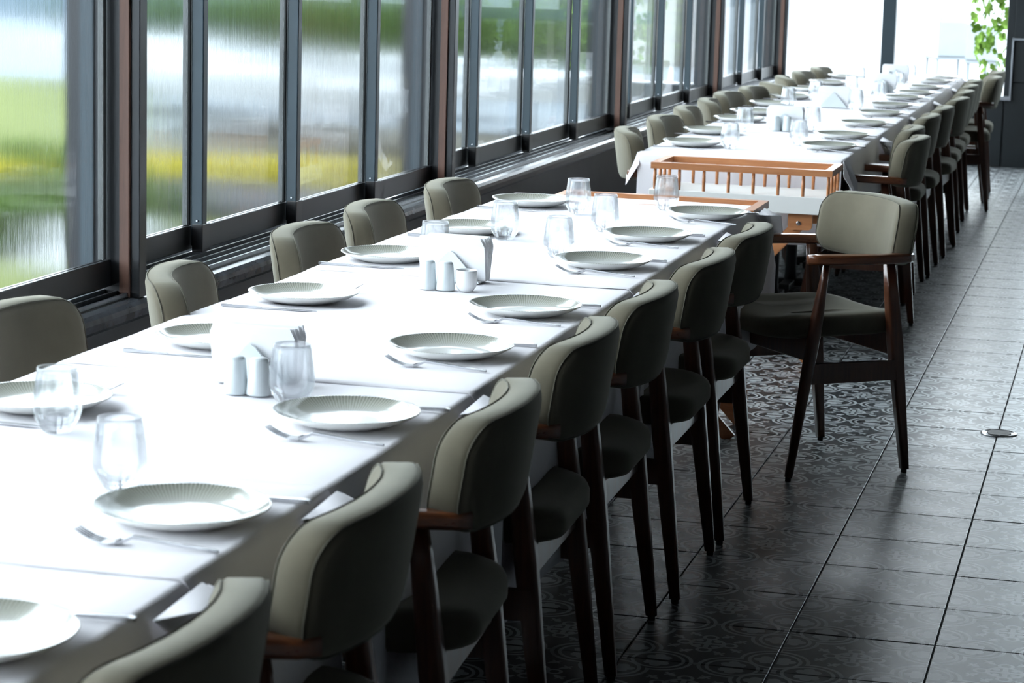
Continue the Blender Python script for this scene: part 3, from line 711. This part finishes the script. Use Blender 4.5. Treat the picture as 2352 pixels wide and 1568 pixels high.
tag(slab('back_terrace', outs('pale_terrace_stone', (.20, .205, .21), .6, .08), [(-4.6, 13.6), (6, 13.6), (12, 100), (-13, 100), (-5.2, 30)], -.2, -.19), kind='structure')
def clump(name, mat, cx, cy, cz, rx, ry, rz, n, leaf, label, cat, group=None, seed=1, stuff=None):
    """a shrub: separate small leaf blades through an ellipsoid volume on a stem"""
    r = random.Random(seed); t = empty(name, (cx, cy, -.2)); tag(t, label, cat, group)
    bm = bmesh.new()
    for _ in range(n):
        while True:
            p = Vector((r.uniform(-1, 1), r.uniform(-1, 1), r.uniform(-1, 1)))
            if .25 < p.length < 1: break
        q = Vector((p.x*rx, p.y*ry, cz+.2+p.z*rz)); a = r.uniform(0, 6.28); b = r.uniform(-.9, .9); l = leaf*r.uniform(.6, 1.3)
        u = Vector((math.cos(a)*math.cos(b), math.sin(a)*math.cos(b), math.sin(b)))*l; v = u.cross(Vector((r.uniform(-1, 1), r.uniform(-1, 1), .6))).normalized()*l*.38
        vv = [bm.verts.new(q+w_) for w_ in (-u*.5, v-u*.05, u*.6, -v-u*.05)]; bm.faces.new(vv)
    o = obj('foliage', bm, mat, t); o['kind'] = 'stuff'
    bm = bmesh.new(); tube(bm, [(0, 0, 0), (0, 0, max(.05, cz+.2-rz*.2))], [.04, .02], 7); obj('stem', bm, O['trunk'], t)
    return t
sd = 100
# hedge line seen high in the second bay
for i, (x, y, rx, rz, cz) in enumerate(((-13.8, 27.5, .8, .5, .40), (-12.0, 27.5, .8, .5, .40), (-10.4, 26.8, .75, .5, .40), (-9.1, 23, .5, .5, .42), (-7.9, 24.0, .55, .55, .45), (-6.6, 23.5, .5, .5, .42))):
    clump('shrub', O['leaf'], x, y, cz, rx, .6, rz, 1500, .16, '%s green shrub of the hedge beyond the rainy windows, from the left' % ORD[i], 'shrub', 'hedge shrubs beyond the windows', sd+i)
for i, (x, y) in enumerate(((-7.5, 9.3), (-6.75, 8.9), (-6.1, 9.75), (-5.72, 9.85), (-5.3, 9.95), (-4.95, 10.0), (-4.6, 10.05))):
    rx = .30 if i < 2 else .21; clump('flower_clump', O['yellow'], x, y, -.03, rx, .28, .15, 700, .07, '%s clump of yellow flowers outside the windows, from the left' % ORD[i], 'flowers', 'yellow flower clumps outside', sd+20+i)
for i, (x, y) in enumerate(((-6.9, 7.8), (-6.2, 7.2), (-5.6, 6.7), (-5.2, 7.6), (-6.6, 9.3), (-5.9, 8.4))):
    clump('bush', O['leaf'], x, y, .0, .42, .4, .22, 600, .09, '%s low green bush on the lawn outside the first window' % ORD[i], 'bush', 'low bushes on the lawn', sd+40+i)
# pale boulders
for i, (x, y, s) in enumerate(((-5.05, 6.9, .28), (-4.75, 6.2, .25), (-5.25, 8.95, .30), (-4.55, 8.7, .32))):
    r = random.Random(i); bm = bmesh.new(); bmesh.ops.create_icosphere(bm, subdivisions=3, radius=1)
    for v in bm.verts: k = 1+.12*math.sin(v.co.x*4+i)+.1*math.sin(v.co.y*5); v.co = Vector((v.co.x*s*1.3*k, v.co.y*s*k, v.co.z*s*.6*k))
    o = obj('boulder', bm, O['stone'] if i > 1 else O['white'], None, True); o.location = (x, y, -.14); tag(o, '%s pale boulder beside the lawn outside the windows' % ORD[i], 'boulder', 'boulders outside')
# tree seen through second bay
t = empty('garden_tree', (-5.45, 11.6, -.2)); tag(t, 'slim brown trunked tree outside the second window bay', 'tree')
bm = bmesh.new(); tube(bm, [(0, 0, 0), (.02, 0, .5), (-.02, 0, 1.0), (.03, 0, 1.7), (0, 0, 2.6)], [.07, .05, .045, .04, .03], 9); obj('trunk', bm, O['trunk'], t, True)
bm = bmesh.new(); r = random.Random(5)
for _ in range(1500):
    q = Vector((r.gauss(0, .55), r.gauss(0, .55), 3.0+r.gauss(0, .4))); a = r.uniform(0, 6.28); u = Vector((math.cos(a), math.sin(a), r.uniform(-.6, .6)))*.09; v = u.cross(Vector((0, .3, 1))).normalized()*.035
    bm.faces.new([bm.verts.new(q+w_) for w_ in (-u, v, u, -v)])
o = obj('crown', bm, O['leaf'], t); o['kind'] = 'stuff'
# outdoor tables with white cloths
def out_table(x, y, rx, ry, label, mat='white', h=.55):
    t = empty('patio_table', (x, y, -.16)); tag(t, label, 'table', 'patio tables')
    bm = bmesh.new(); n = 28
    rs = []
    for k, (sc, z) in enumerate(((1.02, h-.22), (1.0, h-.02), (.98, h), (.02, h))):
        rs.append([(rx*sc*math.cos(2*PI*i/n)*(1+(.03*math.sin(i*2.5) if k == 0 else 0)), ry*sc*math.sin(2*PI*i/n), z) for i in range(n)])
    rings(bm, rs); obj('cloth', bm, O[mat], t)
    bm = bmesh.new(); lathe(bm, [(.25, 0), (.25, .03), (.04, .05), (.04, h-.03)], 14); obj('pedestal', bm, O['stone'], t, True)
for i, (x, y, rx, ry) in enumerate(((-10.4, 20.0, 1.0, .7), (-8.7, 17.2, .9, .7), (-7.3, 15.0, .8, .7), (-6.6, 18.0, .8, .7), (-5.7, 13.6, .7, .6), (-4.9, 16.2, .7, .7))):
    out_table(x, y, rx, ry, '%s white clothed patio table outside, from the left' % ORD[i])
# beige garden wall and pergola beam beyond the third bay
bm = bmesh.new(); box(bm, -8.2, -5.9, 30.0, 30.4, -.2, .92); tag(obj('garden_wall', bm, O['beige']), 'low beige garden wall beyond the third window bay', 'wall')
b = empty('pergola', (0, 22, -.2)); tag(b, 'dark teal pergola rail on posts beyond the third window bay', 'pergola')
bm = bmesh.new(); box(bm, -7.4, -5.0, 0, .12, .88, 1.02); obj('rail', bm, O['teal'], b)
for x in (-7.4, -6.2, -5.06):
    bm = bmesh.new(); box(bm, x, x+.06, .02, .1, 0, .88); obj('post', bm, O['beige'], b)
clump('bush', O['leaf2'], -5.35, 20.5, .70, .28, .3, .62, 900, .10, 'bright green bush behind the last pane of the third bay', 'bush', None, 300)
clump('bush', O['leaf'], -7.6, 21.5, .50, .55, .4, .45, 1200, .12, 'broad green bush behind the first pane of the third bay', 'bush', None, 301)
# blinds hanging on the neighbouring pavilion
for i, (x, y, w_, z0) in enumerate(((-6.25, 31, .5, 1.08), (-5.2, 33.5, .45, 1.12))):
    p = empty('roller_blind', (x, y, 0)); tag(p, '%s peach blind hanging outside beyond the far window bays' % ('left', 'right')[i], 'blind', 'peach blinds outside')
    for k in range(3):
        bm = bmesh.new(); box(bm, 0, w_, -.02, .02, z0+.16*k, z0+.16*k+.155, .004); obj('fold', bm, O['peach'], p)
    bm = bmesh.new(); box(bm, -.04, 0, -.02, .04, -.2, 2.4); box(bm, w_, w_+.04, -.02, .04, -.2, 2.4); obj('upright', bm, O['white'], p)
u = empty('folded_umbrella', (-5.5, 29.0, -.2)); tag(u, 'folded grey patio umbrella outside beyond the fourth bay', 'umbrella')
bm = bmesh.new(); lathe(bm, [(.02, 0), (.02, 1.9)], 10); obj('pole', bm, O['stone'], u, True)
bm = bmesh.new(); lathe(bm, [(.03, .85), (.07, 1.0), (.12, 1.5), (.04, 2.0)], 14); obj('canopy', bm, O['stone'], u, True)
# pale chairs and a parasol beyond the open back
def patio_chair(x, y, rz, label):
    t = empty('patio_chair', (x, y, -.2), rz); tag(t, label, 'chair', 'pale patio chairs beyond the open back')
    bm = bmesh.new(); box(bm, -.24, .24, -.24, .24, .42, .46, .01); obj('seat', bm, O['blueg'], t)
    bm = bmesh.new(); box(bm, -.23, .23, -.26, -.22, .46, .92, .02); obj('backrest', bm, O['blueg'], t)
    for sx in (-1, 1):
        for sy in (-1, 1):
            bm = bmesh.new(); lathe(bm, [(.015, 0), (.018, .42)], 8, .21*sx, .21*sy); obj('leg', bm, O['blueg'], t)
patio_chair(-1.95, 26.5, .4, 'left pale blue patio chair beyond the open back'); patio_chair(-1.35, 25.6, -.5, 'right pale blue patio chair beyond the open back')
u = empty('parasol', (-3.1, 40, -.2)); tag(u, 'distant pinkish parasol beyond the open back', 'parasol')
bm = bmesh.new(); lathe(bm, [(.03, 0), (.03, 2.0)], 10); obj('pole', bm, O['white'], u, True)
bm = bmesh.new(); lathe(bm, [(.35, 1.35), (.34, 1.37), (.02, 1.75)], 16); obj('canopy', bm, O['peach'], u, True)
# climbing vine outside the back-right corner
v_ = empty('climbing_vine', (-.62, 14.2, -.2)); tag(v_, 'green climbing vine beside the back right post', 'plant')
r = random.Random(11)
bm = bmesh.new(); tube(bm, [(.10, 0, 0), (.05, 0, .5), (.12, 0, 1.0), (.03, 0, 1.5), (.08, 0, 2.6)], [.012, .010, .009, .008, .006], 7); obj('stem', bm, O['trunk'], v_, True)
def leafmesh(s):
    bm = bmesh.new(); c = bm.verts.new((0, 0, .15*s)); rim = [(0, -.9), (.45, -.75), (.55, -.25), (.95, .0), (.6, .35), (.45, .8), (0, 1.1), (-.45, .8), (-.6, .35), (-.95, .0), (-.55, -.25), (-.45, -.75)]
    vv = [bm.verts.new((a*s, b*s, -.1*s*abs(a))) for a, b in rim]
    for i in range(12): bm.faces.new((c, vv[i], vv[(i+1) % 12]))
    return bm
lm = obj('leaf', leafmesh(.042), O['leaf2'], v_)
lf = [lm]
for k in range(260):
    if k: o = bpy.data.objects.new('leaf', lm.data); COL.objects.link(o); o.parent = v_
    else: o = lm
    z = r.uniform(.78, 2.5); wd = .07+.10*(z-.6)/1.2; o.location = (r.uniform(-wd*1.7, .13)-.06, r.uniform(-.12, .12), z); o.rotation_euler = (r.uniform(.6, 2.4), r.uniform(-.8, .8), r.uniform(0, 6.28)); k_ = r.uniform(.6, 1.25); o.scale = (k_, k_, k_)
